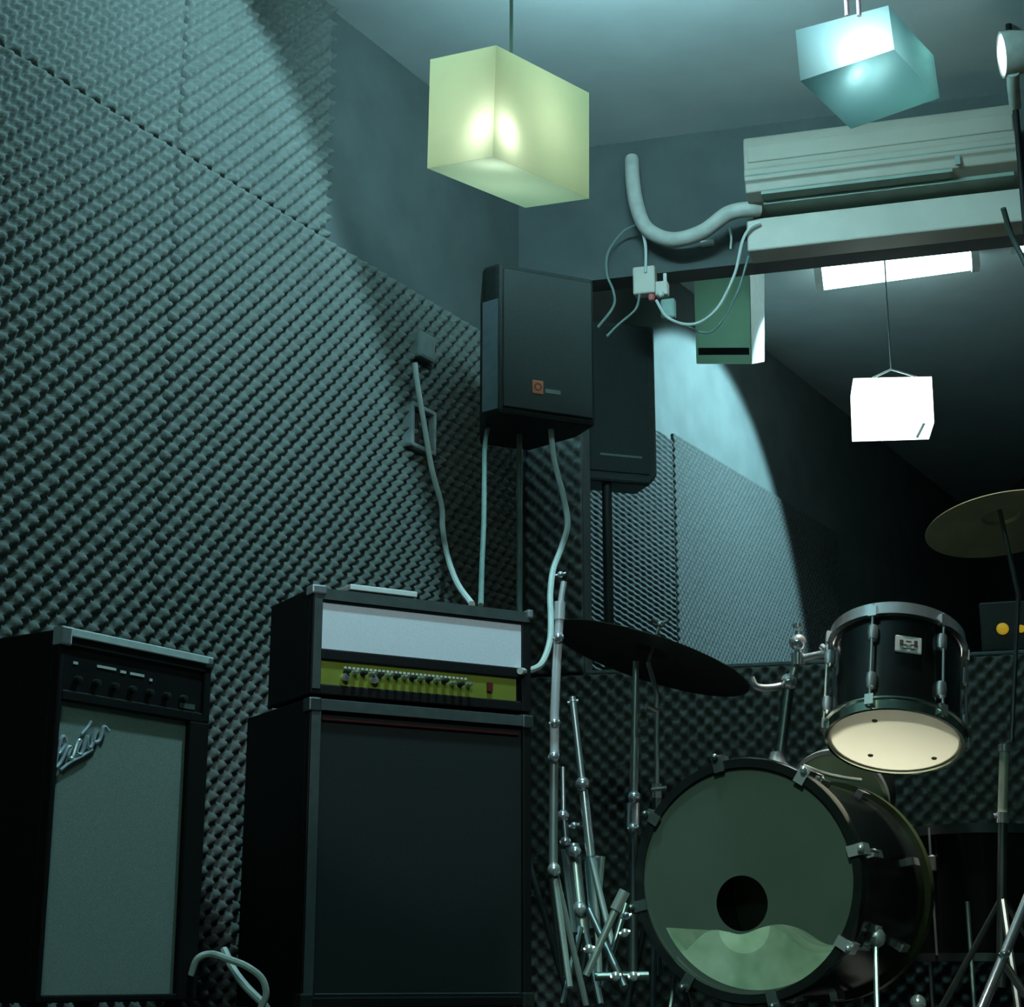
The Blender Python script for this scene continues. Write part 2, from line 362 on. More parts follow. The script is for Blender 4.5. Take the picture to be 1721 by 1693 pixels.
# green-grey box, its tube-lit side painted paler, on the far part of the left wall
d = 4.95
a0, a1 = at(1170, 612, d), at(1262, 612, d-0.04); c0, c1 = at(1165, 445, d), at(1258, 440, d-0.04)
e0, e1 = at(1283, 608, d+0.12), at(1283, 447, d+0.12)
t = Thing('wall_box', 'green-grey speaker box with bright side under the trim, left end', 'speaker', (a0+a1)/2)
g0 = a0 + e0 - a1; g1 = c0 + e1 - c1
t.wld(MB().hexa([a0, a1, e0, g0, c0, c1, e1, g1]), 'cabinet', M_box, bevel=0.004)
fx = (a1-a0).normalized(); fn = -fx.cross(UP).normalized(); fn = fn if fn.y < 0 else -fn
t.wld(MB().obox(a0 + fn*0.004, fx, fn, UP, (0.01, -0.002, 0.035), ((a1-a0).length-0.004, 0.002, 0.062)), 'slot', M_ink)
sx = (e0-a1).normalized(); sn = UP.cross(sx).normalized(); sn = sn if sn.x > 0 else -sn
t.wld(MB().hexa([a1+sn*.001, e0+sn*.001, e0+sn*.004, a1+sn*.004, c1+sn*.001, e1+sn*.001, e1+sn*.004, c1+sn*.004]), 'lit_side_panel', M_boxw)

# ------------------------------------------------------------------ air conditioner
off = 0.23
pl, pr = onback(1251, 300, off), onback(1714, 260, off)
sl, sr = sb(pl), sb(pr)
zt = onback(1251, 226, off).z; zb = onback(1252, 322, off).z; zw = z_head + 0.11
t = Thing('air_conditioner', 'aged cream wall air conditioner above the opening', 'air conditioner', CORNER + BS*((sl+sr)/2) - BN*0.1 + UP*zw)
H = zt - zb
prof = [(0.0, zt+0.0), (off-0.03, zt+0.0), (off-0.008, zt-0.012), (off, zt-0.04), (off, zb+0.075), (off+0.006, zb+0.07), (off+0.006, zb+0.035), (off-0.004, zb+0.028), (off-0.012, zb), (off-0.06, zb-0.012), (0.05, zw+0.02), (0.0, zw)]
o_ = Vector((CORNER.x, CORNER.y, 0)) + BS*sl
t.wld(MB().prism(prof, o_, -BN, UP, BS*(sr-sl)), 'housing', M_ac, bevel=0.004)
def strip(u0, u1, dd, z0, z1, th=0.004):
    return MB().obox(Vector((CORNER.x, CORNER.y, 0)) + BS*sl, BS, -BN, UP, (u0, dd-th, z0), (u1, dd+th, z1))
L_ = sr - sl
t.wld(strip(0.012, L_-0.012, off+0.001, zb+0.095, zt-0.045, 0.004), 'front_panel', M_ac, bevel=0.004)
t.wld(strip(0.0, L_, off+0.0065, zb+0.048, zb+0.0525, 0.0015), 'panel_seam', M_acd)
lv = MB().obox(o_, BS, -BN, UP, (0.05, off-0.055, zb-0.014), (L_-0.2, off-0.005, zb-0.004))
lv.obox(o_, BS, -BN, UP, (0.05, 0.07, zw+0.012), (L_-0.02, off-0.06, zb-0.012 if zb-0.012 > zw+0.02 else zw+0.03))
t.wld(lv, 'louvre', M_acd)
t.wld(strip(L_-0.19, L_-0.175, off+0.008, zb+0.0, zb+0.03, 0.003), 'catch', M_acd)
# lagged pipe
pp = [onback(1062, 268, 0.02), onback(1063, 300, 0.06), onback(1070, 345, 0.07), onback(1088, 385, 0.08), onback(1130, 403, 0.1), onback(1180, 390, 0.12), onback(1222, 360, 0.14), onback(1256, 352, 0.14), onback(1275, 352, 0.12)]
one('drain_pipe', MB().tube(curve(pp), 0.025, 14), M_pipe, 'thick white lagged pipe curving from back wall into the air conditioner', 'pipe', smooth=True)
def cable(label, pts, r, m=M_cable, name='cable', cat='cable', seg=8):
    return one(name, MB().tube(curve(pts), r, seg), m, label, cat, smooth=True)
cable('thin wire looping left of the lagged pipe down to the black speaker', [onback(1068, 378, .08), onback(1045, 392, .06), onback(1022, 425, .05), onback(1020, 460, .05), onback(1031, 490, .06), onback(1031, 515, .08), onback(1005, 550, .12)], 0.0042, M_gcable)
cable('short wire dropping from the lagged pipe to the junction boxes', [onback(1079, 385, .08), onback(1085, 415, .06), onback(1085, 458, .05)], 0.005, M_cable)
cable('pale wire hanging in a deep loop from junction box to trim', [onback(1103, 505, .06), onback(1120, 532, .07), onback(1150, 545, .08), onback(1180, 540, .09), onback(1210, 512, .1), onback(1235, 460, .12), onback(1248, 405, .125), onback(1262, 382, .13), onback(1278, 374, .13)], 0.005, M_cable)
cable('greenish wire hanging just below the pale loop near the trim', [onback(1150, 546, .05), onback(1185, 560, .06), onback(1210, 545, .07), onback(1240, 490, .1), onback(1258, 430, .125)], 0.0035, M_gcable)
cable('thin wire running from junction box down behind the black speaker', [onback(1075, 495, .06), onback(1068, 520, .09), onback(1040, 545, .12), onback(1020, 565, .14)], 0.004, M_gcable)
cable('short stub of wire above the green-grey box', [onback(1226, 384, .05), onback(1229, 400, .05), onback(1228, 418, .03)], 0.004, M_cable)
one('cable_clip', MB().obox(onback(1190, 411, 0.0), BS, BN, UP, (-.022, -.02, -.008), (.022, 0, .008)), M_white, 'tiny white cable clip on wall below the lagged pipe', 'clip', bevel=0.002)
t = Thing('junction_box', 'small grey-white junction box with red tip on back wall', 'junction box', onback(1087, 480, 0.0))
t.loc(MB().obox(Vector(), BS, BN, UP, (-.038, -.045, -.045), (.036, 0, .052)), 'box', M_trim, bevel=0.006)
t.loc(MB().lathe([(0.001, -.016), (.009, -.013), (.012, 0), (.010, .012), (.001, .014)], Vector((0.012, -0.03, -0.052)), UP, 12), 'wire_nut', mat('red_plastic', (0.55, 0.12, 0.13), 0.5), smooth=True)
t = Thing('junction_box', 'smaller pale terminal box beside the red-tipped junction box', 'junction box', onback(1112, 488, 0.0))
t.loc(MB().obox(Vector(), BS, BN, UP, (-.016, -.035, -.03), (.026, 0, .02)), 'box', M_trim, bevel=0.005)
t.loc(MB().ball(Vector((-.006, -.035, -.028)), 0.011), 'connector', M_white, smooth=True)
t.loc(MB().tube([Vector((.01, -.02, .02)), Vector((.01, -.02, .05))], 0.006, 8), 'gland', M_white, smooth=True)
one('cable_bracket', MB().obox(onback(1128, 525, 0.0), BS, BN, UP, (-.03, -.03, -.03), (.018, 0, .04)), mat('grey_green_plastic', (0.22, 0.34, 0.30), 0.5), 'small grey-green bracket under the terminal box', 'bracket', bevel=0.008)
cable('dark wire crossing the trim at the right edge', [onback(1686, 350, .2), onback(1700, 395, .14), onback(1722, 440, .12), onback(1735, 470, .12)], 0.009, mat('dark_green_cable', (0.05, 0.08, 0.07), 0.5))

# ------------------------------------------------------------------ combo amplifier (left)
fl = at(104, 1056, 2.5); ax = az(34); ay = az(-56)         # ax along the front, ay to the back
zt = fl.z; z0 = 0.075
def width(fl, ax, px, z=None):                               # width so the front's right edge lands on px
    u = (px - CX) / F; z = fl.z if z is None else z
    c, sn_ = math.cos(PITCH), math.sin(PITCH)
    return (u*(fl.y*c + (z-HC)*sn_) - fl.x) / (ax.x - u*ax.y*c)
w = width(fl, ax, 357); Hh = zt - z0; D = 0.30
base = Vector((fl.x, fl.y, z0))
t = Thing('combo_amplifier', 'tall black combo amplifier with grey-green grille, lower left', 'amplifier', frame(base, ax, ay, UP))
fr = MB(); th = 0.018
gx0, gx1 = 0.030*w, 0.865*w; gz0, gz1 = 0.02*Hh, 0.805*Hh; pz1 = 0.955*Hh
fr.box((0, 0.02, 0), (w, D, Hh))
fr.box((0, 0, 0), (gx0, 0.02, Hh)); fr.box((gx1, 0, 0), (w, 0.02, gz1)); fr.box((w-th, 0, gz1), (w, 0.02, Hh))
fr.box((gx0, 0, 0), (gx1, 0.02, gz0)); fr.box((gx0, 0, gz1-0.002), (w-th, 0.02, gz1+0.018)); fr.box((gx0, 0, pz1), (w-th, 0.02, Hh))
cabo = t.loc(fr, 'cabinet', M_black, bevel=0.003)
t.loc(MB().box((gx0, 0.012, gz0), (gx1, 0.019, gz1)), 'grille_cloth', M_grey)
cp = t.loc(MB().box((gx0, 0.006, gz1+0.018), (w-th, 0.0195, pz1)), 'control_panel', mat('black_panel', (0.012, 0.012, 0.013), 0.35, spec=0.4))
zc = (gz1+0.018+pz1)/2
for i in range(7):
    x = gx0 + (w-th-gx0)*(0.10 + 0.125*i)
    t.loc(MB().lathe([(.0001, -.012), (.006, -.011), (.0075, 0.0)], Vector((x, 0.006, zc-0.018)), Vector((0, 1, 0)), 14), 'knob', M_plast, cp, smooth=True)
for a, b, dz in ((0.07, 0.10, 0.012), (0.23, 0.36, 0.014), (0.39, 0.43, 0.012), (0.46, 0.56, 0.012), (0.60, 0.62, 0.007)):
    t.loc(MB().box((gx0+(w-th-gx0)*a, 0.0045, zc+dz-0.0025), (gx0+(w-th-gx0)*b, 0.006, zc+dz+0.0025)), 'panel_print', M_white, cp)
t.loc(MB().box((w*0.80, 0.0035, gz1+0.022), (w*0.90, 0.006, gz1+0.032)), 'badge', M_edge, cp)
t.loc(MB().box((0.0, -0.004, Hh-0.012), (w, 0.004, Hh+0.004)), 'top_trim', mat('pale_metal_trim', (0.75, 0.82, 0.82), 0.4, 0.2), bevel=0.002)
cm = MB(); cm.box((-0.004, -0.006, Hh-0.03), (0.022, 0.02, Hh+0.005)); t.loc(cm, 'corner_protector', M_chrome, bevel=0.004)
cm = MB(); cm.box((w-0.018, -0.004, Hh-0.02), (w+0.003, 0.02, Hh+0.004)); t.loc(cm, 'corner_protector', M_iron, bevel=0.004)
# chrome script on the grille: slanting pen strokes
lg = MB(); lw = 0.33*w; o_ = Vector((gx0+0.0*w, 0.006, gz1-0.125))
def sc(pts): 
    return [o_ + Vector((lw*x, 0, 0.095*y)) for x, y in pts]
lg.tube(curve(sc([(-.02,.02),(0.02,.30),(.06,.55),(.12,.62),(.16,.50),(.08,.34),(.02,.28)]), 6), 0.0042, 8)
lg.tube(curve(sc([(.02,.04),(.10,.16),(.2,.42),(.26,.44),(.22,.28),(.30,.26),(.38,.56),(.42,.58),(.36,.38),(.46,.36),(.54,.70),(.56,.52),(.64,.52),(.70,.86),(.66,.62),(.78,.66),(.84,.92),(.94,.86)]), 6), 0.0036, 8)
lg.tube(curve(sc([(.10,.0),(.26,.16),(.46,.30),(.66,.46)]), 6), 0.003, 8)
lg.tube(curve(sc([(.44,.72),(.56,.90),(.60,1.0)]), 4), 0.003, 8)
t.loc(lg, 'logo', mat('bright_script', (0.72, 0.80, 0.9), 0.35, 0.5), smooth=True)
for x in (0.03, w-0.03):
    for y in (0.03, D-0.03):
        t.loc(MB().lathe([(.001, -.075), (.018, -.075), (.02, -.02), (.016, 0.0)], Vector((x, y, 0)), UP, 14), 'foot', M_plast, smooth=True)

# ------------------------------------------------------------------ amplifier stack: cabinet and head
ax = az(60); ay = az(-30)
fl = at(521, 1172, 3.0); zj = fl.z; ztop = at(527, 986, 3.0).z
w = width(fl, ax, 893); z0 = 0.055; D = 0.36
base = Vector((fl.x, fl.y, z0)); Hh = zj - z0
t = Thing('speaker_cabinet', 'large black speaker cabinet with dark grille under the amplifier head', 'speaker cabinet', frame(base, ax, ay, UP))
bd = 0.022
fr = MB(); fr.box((0, 0.02, 0), (w, D, Hh))
fr.box((0, 0, 0), (bd, .02, Hh)); fr.box((w-bd, 0, 0), (w, .02, Hh)); fr.box((bd, 0, 0), (w-bd, .02, bd)); fr.box((bd, 0, Hh-bd), (w-bd, .02, Hh))
t.loc(fr, 'cabinet', M_black, bevel=0.003)
eg = MB(); eg.box((0.004, -0.003, 0.004), (bd+.004, 0.0, Hh-.004)); eg.box((bd, -0.003, Hh-bd-.004), (w-.004, 0.0, Hh-.002))
t.loc(eg, 'front_edging', M_edge2, bevel=0.001)
t.loc(MB().box((bd, .010, bd), (w-bd, .019, Hh-bd)), 'grille_cloth', M_grill)
t.loc(MB().tube([Vector((bd+.01, .006, Hh-bd-.022)), Vector((w-bd-.01, .006, Hh-bd-.022))], .003, 8), 'piping', M_red, smooth=True)
t.loc(MB().tube([Vector((bd+.01, .004, bd+.006)), Vector((w-bd-.01, .004, bd+.006))], .002, 8), 'piping', M_iron, smooth=True)
for x0, x1 in ((-.004, .026), (w-.026, w+.004)):
    t.loc(MB().box((x0, -.006, Hh-.03), (x1, .03, Hh+.001)), 'corner_protector', M_iron, bevel=.004)
    t.loc(MB().box((x0, -.006, -.004), (x1, .03, .03)), 'corner_protector', M_plast, bevel=.004)
for x in (.05, w-.05):
    for y in (.05, D-.05):
        t.loc(MB().lathe([(.001, -.055), (.022, -.055), (.024, -.02), (.018, 0)], Vector((x, y, 0)), UP, 14), 'foot', M_plast, smooth=True)
base = Vector((fl.x, fl.y, zj+.008)); Hd = ztop - zj - .008; D = 0.24
th_ = Thing('amplifier_head', 'black amplifier head with silver front and gold control panel, on the big cabinet', 'amplifier', frame(base, ax, ay, UP))
t = th_
u0, u1 = .045*w, .955*w
zs0, zs1 = .43*Hd, .865*Hd; zg0, zg1 = .10*Hd, .325*Hd
fr = MB(); fr.box((0, .02, 0), (w, D, Hd)); fr.box((0, 0, 0), (u0, .02, Hd)); fr.box((u1, 0, 0), (w, .02, Hd))
fr.box((u0, 0, 0), (u1, .02, zg0)); fr.box((u0, 0, zg1), (u1, .02, zs0)); fr.box((u0, 0, zs1), (u1, .02, Hd))
t.loc(fr, 'case', M_black, bevel=.003)
t.loc(MB().box((0.003, -.003, .05*Hd), (u0-.003, 0, Hd-.004)), 'edging', M_edge2)
t.loc(MB().box((0.01, -.003, zs1+.006), (w-.004, .0, Hd-.002)), 'edging', M_edge2)
t.loc(MB().box((u0, .004, zs0), (u1, .015, zs1)), 'front_grille', M_silver)
cp = t.loc(MB().box((u0-.004, .006, zg0), (u1-.012, .016, zg1)), 'control_panel', M_gold)
kz = (zg0+zg1)/2
for i in range(16):
    x = u0 + (u1-u0)*(0.12 + 0.040*i)
    t.loc(MB().lathe([(.0005, -.020), (.0048, -.019), (.0056, -.004), (.0066, 0.0)], Vector((x, .006, kz + (0.004 if i < 13 else 0.0))), Vector((0, 1, 0)), 12), 'knob', M_dchr if i % 2 else M_plast, cp, smooth=True)
    if i in (1, 4, 9): pass
pr_ = MB()
for i in range(30): 
    x = u0 + (u1-u0)*(.11 + .0205*i); pr_.box((x, .004, kz+.012), (x+.006, .006, kz+.0165))
t.loc(pr_, 'panel_print', M_white, cp)
for a in (.115, .25):
    t.loc(MB().lathe([(.001, -.012), (.009, -.011), (.009, 0)], Vector((u0+(u1-u0)*a, .006, kz-.008)), Vector((0, 1, 0)), 14), 'input_jack', M_chrome, cp, smooth=True)
t.loc(MB().box((u0+(u1-u0)*.82, -.002, kz-.010), (u0+(u1-u0)*.845, .006, kz+.010)), 'power_switch', mat('dark_red_switch', (.12, .02, .015), .4), cp)
for x0, x1 in ((-.005, .03), (w-.012, w+.004)):
    t.loc(MB().box((x0, -.007, Hd-.016), (x1, .03, Hd+.005)), 'corner_protector', M_chrome, bevel=.004)
for x in (.04, w-.04):
    for y in (.04, D-.04):
        t.loc(MB().lathe([(.001, -.008), (.014, -.008), (.012, 0)], Vector((x, y, 0)), UP, 12), 'foot', M_plast, smooth=True)
# notebook on the head
hx = lambda px: width(fl, ax, px, ztop)
nb = MB().obox(Vector((fl.x, fl.y, zj+.008+Hd+.0055)), ax, ay, UP, (hx(592), .01, 0), (hx(705), .13, .013))
nb = one('notebook', nb, M_white, 'thin white notebook lying on top of the amplifier head', 'notebook', bevel=.002)
# wires around the stack
topw = Vector((0, 0, 0))
def onhead(px, y): 
    p = Vector((fl.x, fl.y, zj+.008+Hd+.008)) + ax*hx(px) + ay*y; return p
cable('pale cable snaking down from wall plug to top of amplifier head', [onleft(697, 610, .06), onleft(702, 650, .06), onleft(712, 710, .06), onleft(726, 790, .06), onleft(742, 850, .06), onleft(744, 890, .06), onleft(752, 935, .08), at(768, 980, 3.6), at(793, 1016, 3.25)], .0082)
cable('thin pale cable hanging straight behind amplifier head right part', [at(842, 690, 3.90), at(822, 715, 3.84), at(815, 750, 3.75), at(814, 800, 3.7), at(813, 880, 3.6), at(810, 950, 3.5), at(808, 1018, 3.27)], .0068, M_gcable)
cable('pale cable curling from black loudspeaker past chrome stand into amplifier', [at(925, 712, 3.86), at(930, 765, 3.78), at(938, 800, 3.7), at(946, 830, 3.65), at(954, 880, 3.6), at(944, 920, 3.6), at(930, 958, 3.55), at(925, 1000, 3.5), at(926, 1040, 3.45), at(924, 1080, 3.4), at(910, 1116, 3.35), at(888, 1128, 3.25), at(874, 1128, 3.2)], .008)
one('wall_plug', MB().obox(onleft(693, 585, 0.0), LE, LN, UP, (-.045, 0, -.05), (.04, .06, .035)), mat('grey_plug', (.13, .16, .15), .6), 'grey plug in wall socket at top of the pale cable', 'plug', bevel=.01)
t = Thing('wall_frame', 'small grey metal frame on left wall beside the pale cable', 'wall frame', onleft(690, 725, 0.0))
hh = (onleft(675, 684).z - onleft(675, 760).z)/2; ww = .065
fr = MB()
for lo, hi in (((-ww, 0, -hh), (-ww+.014, .05, hh)), ((-ww, 0, hh-.014), (ww, .05, hh)), ((-ww, 0, -hh), (ww, .05, -hh+.014)), ((ww-.014, 0, -hh), (ww, .05, hh))):
    fr.obox(Vector(), LE, LN, UP, lo, hi)
t.loc(fr, 'frame', mat('grey_metal', (.32, .36, .36), .5, .3), bevel=.003)
t.loc(MB().obox(Vector(), LE, LN, UP, (-ww+.014, .005, -hh+.014), (ww-.014, .03, hh-.014)), 'panel', M_plast)

# ------------------------------------------------------------------ loudspeaker on stand in the corner
d = 3.72
ax = az(66); ay = az(-24)
bl = at(838, 694, d); wv = width(bl, ax, 1002); top = at(838, 440, d).z; Hh = top - bl.z
t = Thing('loudspeaker', 'black loudspeaker with orange badge high on a stand in the corner', 'speaker', frame(bl, ax, ay, UP))
D = .30
poly = [(0, 0), (wv, 0), (wv, .12), (wv-.07, D), (.07, D), (-.028, .05)]
t.loc(MB().prism(poly, Vector(), Vector((1,0,0)), Vector((0,1,0)), Vector((0,0,Hh))), 'cabinet', M_plast, bevel=.012)
t.loc(MB().box((.012, -.006, .02), (wv-.012, .0, Hh-.02)), 'grille', mat('black_steel_mesh', (.018, .025, .022), .55, var=.4, scale=600, bump=.3, bscale=900), bevel=.003)
t.loc(MB().hexa([(-.030, .046, .012), (-.004, -.004, .012), (-.002, .0, .012), (-.028, .05, .012), (-.030, .046, Hh*.75), (-.004, -.004, Hh*.75), (-.002, 0, Hh*.75), (-.028, .05, Hh*.75)]), 'side_chamfer', mat('lit_chamfer', (.15, .19, .22), .5))  # lighter colour stands in for light along the left edge
bx = width(bl, ax, 893); bz = at(902, 654, d).z - bl.z
bg = t.loc(MB().box((bx, -.009, bz), (bx+.034, -.005, bz+.040)), 'badge', M_orange, bevel=.002)
t.loc(MB().lathe([(.0075, -.001), (.0115, -.001), (.0115, .001), (.0075, .001)], Vector((bx+.017, -.0095, bz+.020)), Vector((0, 1, 0)), 20, True), 'emblem', mat('dark_red_emblem', (.30, .05, .03), .5), bg)
t.loc(MB().box((bx+.040, -.0075, bz+.006), (bx+.088, -.005, bz+.019)), 'badge_text', mat('grey_text', (.20, .24, .22), .6), bevel=.001)
t.loc(MB().box((wv*.3, D, Hh*.5), (wv*.7, D+.02, Hh*.6)), 'handle', M_plast, bevel=.004)
pc = at(873, 780, d+.16)
st = Thing('speaker_stand', 'grey pole stand under the loudspeaker with orange badge', 'speaker stand', (pc.x, pc.y, 0))
st.loc(MB().tube([Vector((0,0,.25)), Vector((0,0, bl.z-.0))], .0085, 12), 'pole', mat('grey_green_pole', (.12, .17, .15), .5), smooth=True)
st.loc(MB().tube([Vector((0,0,.45)), Vector((0,0,.7))], .014, 12), 'collar', M_plast, smooth=True)
for k in range(3):
    a = R(100 + 120*k); e = Vector((math.cos(a)*.15, math.sin(a)*.15, .01))
    st.loc(MB().tube([Vector((0,0,.5)), e], .008, 8), 'leg', M_plast, smooth=True)
# second loudspeaker past the opening
d = 4.56; ax = az(72); ay = az(-18)
bl = at(985, 806, d); wv = width(bl, ax, 1106); Hh = at(985, 535, d).z - bl.z
t = Thing('loudspeaker', 'plain black loudspeaker behind the corner one, against the lit foam', 'speaker', frame(bl, ax, ay, UP))
c = .03
poly = [(0.0, 0), (wv-c, 0.0), (wv, c*1.2), (wv, Hh), (0, Hh)]
t.loc(MB().prism(poly, Vector(), Vector((1,0,0)), Vector((0,0,1)), Vector((0,.13,0))), 'cabinet', M_plast, bevel=.01)
t.loc(MB().box((.014, -.005, .035), (wv-.03, 0, Hh-.02)), 'grille', M_grill, bevel=.002)
t.loc(MB().box((.05, -.0065, .09), (wv-.06, -.004, .097)), 'grille_rib', M_edge)
pb = at(1021, 900, d+.05)
st = Thing('speaker_stand', 'black stand pole in front of the ribbed foam past the opening', 'speaker stand', (pb.x, pb.y, 0))
st.loc(MB().tube([Vector((0,0,.2)), Vector((0,0, bl.z+.001))], .017, 12), 'pole', M_black, smooth=True)
for k in range(3):
    a = R(10 + 120*k); e = Vector((math.cos(a)*.06, math.sin(a)*.06, .01))
    st.loc(MB().tube([Vector((0,0,.4)), e], .012, 8), 'leg', M_plast, smooth=True)

# ------------------------------------------------------------------ drum kit
def drum_lug(mb, o, out, axis, L, s=1.0):
    side = axis.cross(out).normalized()
    mb.obox(o, side, axis, out, (-.009*s, -L/2, -.002), (.009*s, L/2, .016*s))
def ring(r0, r1, z0, z1): return [(r0, z0), (r1, z0), (r1, z1), (r0, z1)]
# bass drum; local z points out of the front
dB = 3.2; cB = at(1255, 1478, dB); axis = az(28)
M = frame(cB, Vector((axis.y, -axis.x, 0)), UP, -axis)
t = Thing('bass_drum', 'black bass drum with clear front head and round port hole', 'drum', M)
Rb = .252; Lb = .56; Z = Vector((0, 0, 1)); O = Vector()
t.loc(MB().lathe([(Rb-.008, -.01), (Rb, -.01), (Rb, -Lb), (Rb-.008, -Lb)], O, Z, 72, True), 'shell', M_gloss, smooth=True)
t.loc(MB().lathe([(Rb-.002, -.030), (Rb+.016, -.030), (Rb+.017, -.004), (Rb+.013, .012), (Rb-.006, .012), (Rb-.006, .004)], O, Z, 72, True), 'hoop', M_gloss, smooth=True)
t.loc(MB().lathe([(Rb-.002, -Lb+.02), (Rb+.015, -Lb+.02), (Rb+.016, -Lb-.012), (Rb-.006, -Lb-.012)], O, Z, 72, True), 'hoop', mat('dark_hoop_green_edge', (.035, .05, .02), .3), smooth=True)
hb = MB(); n = 64; rings = 7; hr = .060; hx_, hy_ = -.012, -.052
for i in range(rings):
    k = i/(rings-1)
    for j in range(n):
        a = 2*math.pi*j/n
        x = (1-k)*(hx_+hr*math.cos(a)) + k*(Rb-.004)*math.cos(a); y = (1-k)*(hy_+hr*math.sin(a)) + k*(Rb-.004)*math.sin(a)
        hb.v.append((x, y, .003))
for i in range(rings-1):
    for j in range(n): hb.f.append((i*n+j, (i+1)*n+j, (i+1)*n+(j+1)%n, i*n+(j+1)%n))
t.loc(hb, 'front_head', M_skin, smooth=True)
t.loc(MB().lathe([(.0005, 0), (Rb-.003, 0), (Rb-.003, -.002), (.0005, -.002)], Vector((0,0,-Lb)), Z, 48), 'back_head', mat('dark_back_head', (.03, .035, .03), .5))
for k in range(8):
    a = R(12 + 45*k); out = Vector((math.cos(a), math.sin(a), 0))
    mb = MB(); tang = Vector((-out.y, out.x, 0))
    mb.obox(out*(Rb+.016), tang, Z, out, (-.013, -.03, -.004), (.013, .016, .012))       # claw
    mb.obox(out*(Rb+.012), tang, Z, out, (-.012, .012, -.022), (.012, .018, .010))
    mb.tube([out*(Rb+.024)+Z*.02, out*(Rb+.022)-Z*.11], .0035, 8)
    mb.ball(out*(Rb+.024)+Z*.026, .008, 10)
    lug = t.loc(mb, 'claw', M_chrome if k in (0, 1, 7) else M_iron, smooth=True)
    lb = MB(); drum_lug(lb, out*Rb - Z*.13, out, Z, .07); lb.ball(out*(Rb+.014)-Z*.105, .010, 10)
    t.loc(lb, 'lug', M_chrome, smooth=True); lb2 = MB(); drum_lug(lb2, out*Rb - Z*(Lb-.12), out, Z, .06)
    t.loc(lb2, 'lug', M_chrome, smooth=True)
# spurs
for sx in (1, -1):
    a = R(-28) if sx > 0 else R(208); out = Vector((math.cos(a), math.sin(a), 0)); p = out*(Rb+.012) - Z*.17
    mb = MB(); mb.ball(p, .024, 12); mb.obox(out*Rb - Z*.17, Vector((-out.y, out.x, 0)), Z, out, (-.025, -.02, -.003), (.025, .02, .014))
    sp = t.loc(mb, 'spur_bracket', M_dchr, smooth=True)
    foot = p + Vector((sx*.012, -.16, .06)); zf = (M @ foot).z; foot = foot - UP*0
    foot = Vector((foot.x, foot.y - (zf-.008), foot.z))
    t.loc(MB().tube([p, foot], .006, 8), 'spur_leg', M_dchr, sp, smooth=True)
# tom holder on top of the shell
pb0 = at(1322, 1268, 3.34); pt0 = at(1344, 1052, 3.36); pm = at(1330, 1160, 3.35)
mb = MB(); inv = t.inv
loc = lambda p: inv @ p
mb.lathe([(.035, -.004), (.035, .012), (.022, .025), (.016, .05)], Vector((.012, Rb, -.20)), Vector((0, 1, 0)), 20)
hold = t.loc(mb, 'holder_base', M_chrome, smooth=True)
pbase = M @ Vector((.012, Rb, -.20))
t.loc(MB().tube([loc(pbase), loc(at(1326, 1150, 3.36))], .014, 14), 'holder_post', M_iron, hold, smooth=True)
t.loc(MB().tube([loc(at(1326, 1160, 3.36)), loc(at(1342, 1100, 3.36)), loc(at(1343, 1062, 3.36))], .010, 12), 'holder_rod', M_dchr, hold, smooth=True)
mb = MB(); mb.ball(loc(at(1341, 1080, 3.35)), .021, 14); mb.tube([loc(at(1341, 1055, 3.35)), loc(at(1341, 1049, 3.35))], .012, 10); mb.tube([loc(at(1341, 1098, 3.35)), loc(at(1341, 1118, 3.35))], .016, 12)
t.loc(mb, 'clamp', M_chrome, hold, smooth=True)
mb = MB(); mb.tube([loc(at(1343, 1108, 3.36)), loc(at(1380, 1100, 3.34)), loc(at(1412, 1098, 3.30))], .009, 10); mb.ball(loc(at(1395, 1092, 3.32)), .016, 12); mb.tube([loc(at(1380, 1086, 3.33)), loc(at(1410, 1108, 3.31))], .007, 8)
t.loc(mb, 'tom_arm', M_chrome, hold, smooth=True)
mb = MB(); mb.tube([loc(p) for p in curve([at(1262, 1140, 3.34), at(1272, 1155, 3.34), at(1300, 1156, 3.35), at(1330, 1148, 3.36)])], .009, 10); mb.ball(loc(at(1326, 1146, 3.35)), .020, 12)
t.loc(mb, 'spare_arm', M_chrome, hold, smooth=True)
mb = MB(); mb.tube([loc(p) for p in curve([at(1350, 1288, 3.3), at(1390, 1302, 3.3), at(1420, 1308, 3.3), at(1448, 1312, 3.3)])], .005, 8)
t.loc(mb, 'stay_rod', M_dchr, hold, smooth=True)
# blanket inside the drum: a soft rounded heap with folds lying on the shell
pl = MB(); nu, nv = 40, 16
for i in range(nu):
    a = -1 + 2*i/(nu-1)
    for j in range(nv):
        b = j/(nv-1)
        x = a*.215; zz = -.05 - .40*b
        lowy = -math.sqrt(max(1e-6, (Rb-.013)**2 - x*x))
        topy = -.075 - .075*abs(a+.12)**1.7 + .012*math.sin(9*a+3*b) - .03*(1-b)*(1-b) - .04*b
        y = max(lowy+.004, topy)
        pl.v.append((x, y, zz))
for i in range(nu-1):
    for j in range(nv-1): pl.f.append((i*nv+j, (i+1)*nv+j, (i+1)*nv+j+1, i*nv+j+1))
b0 = len(pl.v)
for i in range(nu):
    x = (-1+2*i/(nu-1))*.215
    lowy = -math.sqrt(max(1e-6, (Rb-.013)**2 - x*x)) + .002
    pl.v.append((x, lowy, -.045)); pl.v.append((x, lowy, -.38))
for i in range(nu-1):
    pl.f.append((b0+2*i, b0+2*i+2, (i+1)*nv, i*nv)); pl.f.append((b0+2*i, b0+2*i+1, b0+2*i+3, b0+2*i+2))
po = pl.build('damping_blanket', M_pillow, None, smooth=True); po.matrix_world = M
tag(po, 'pale green blanket lying inside the bass drum behind its clear head', 'blanket')

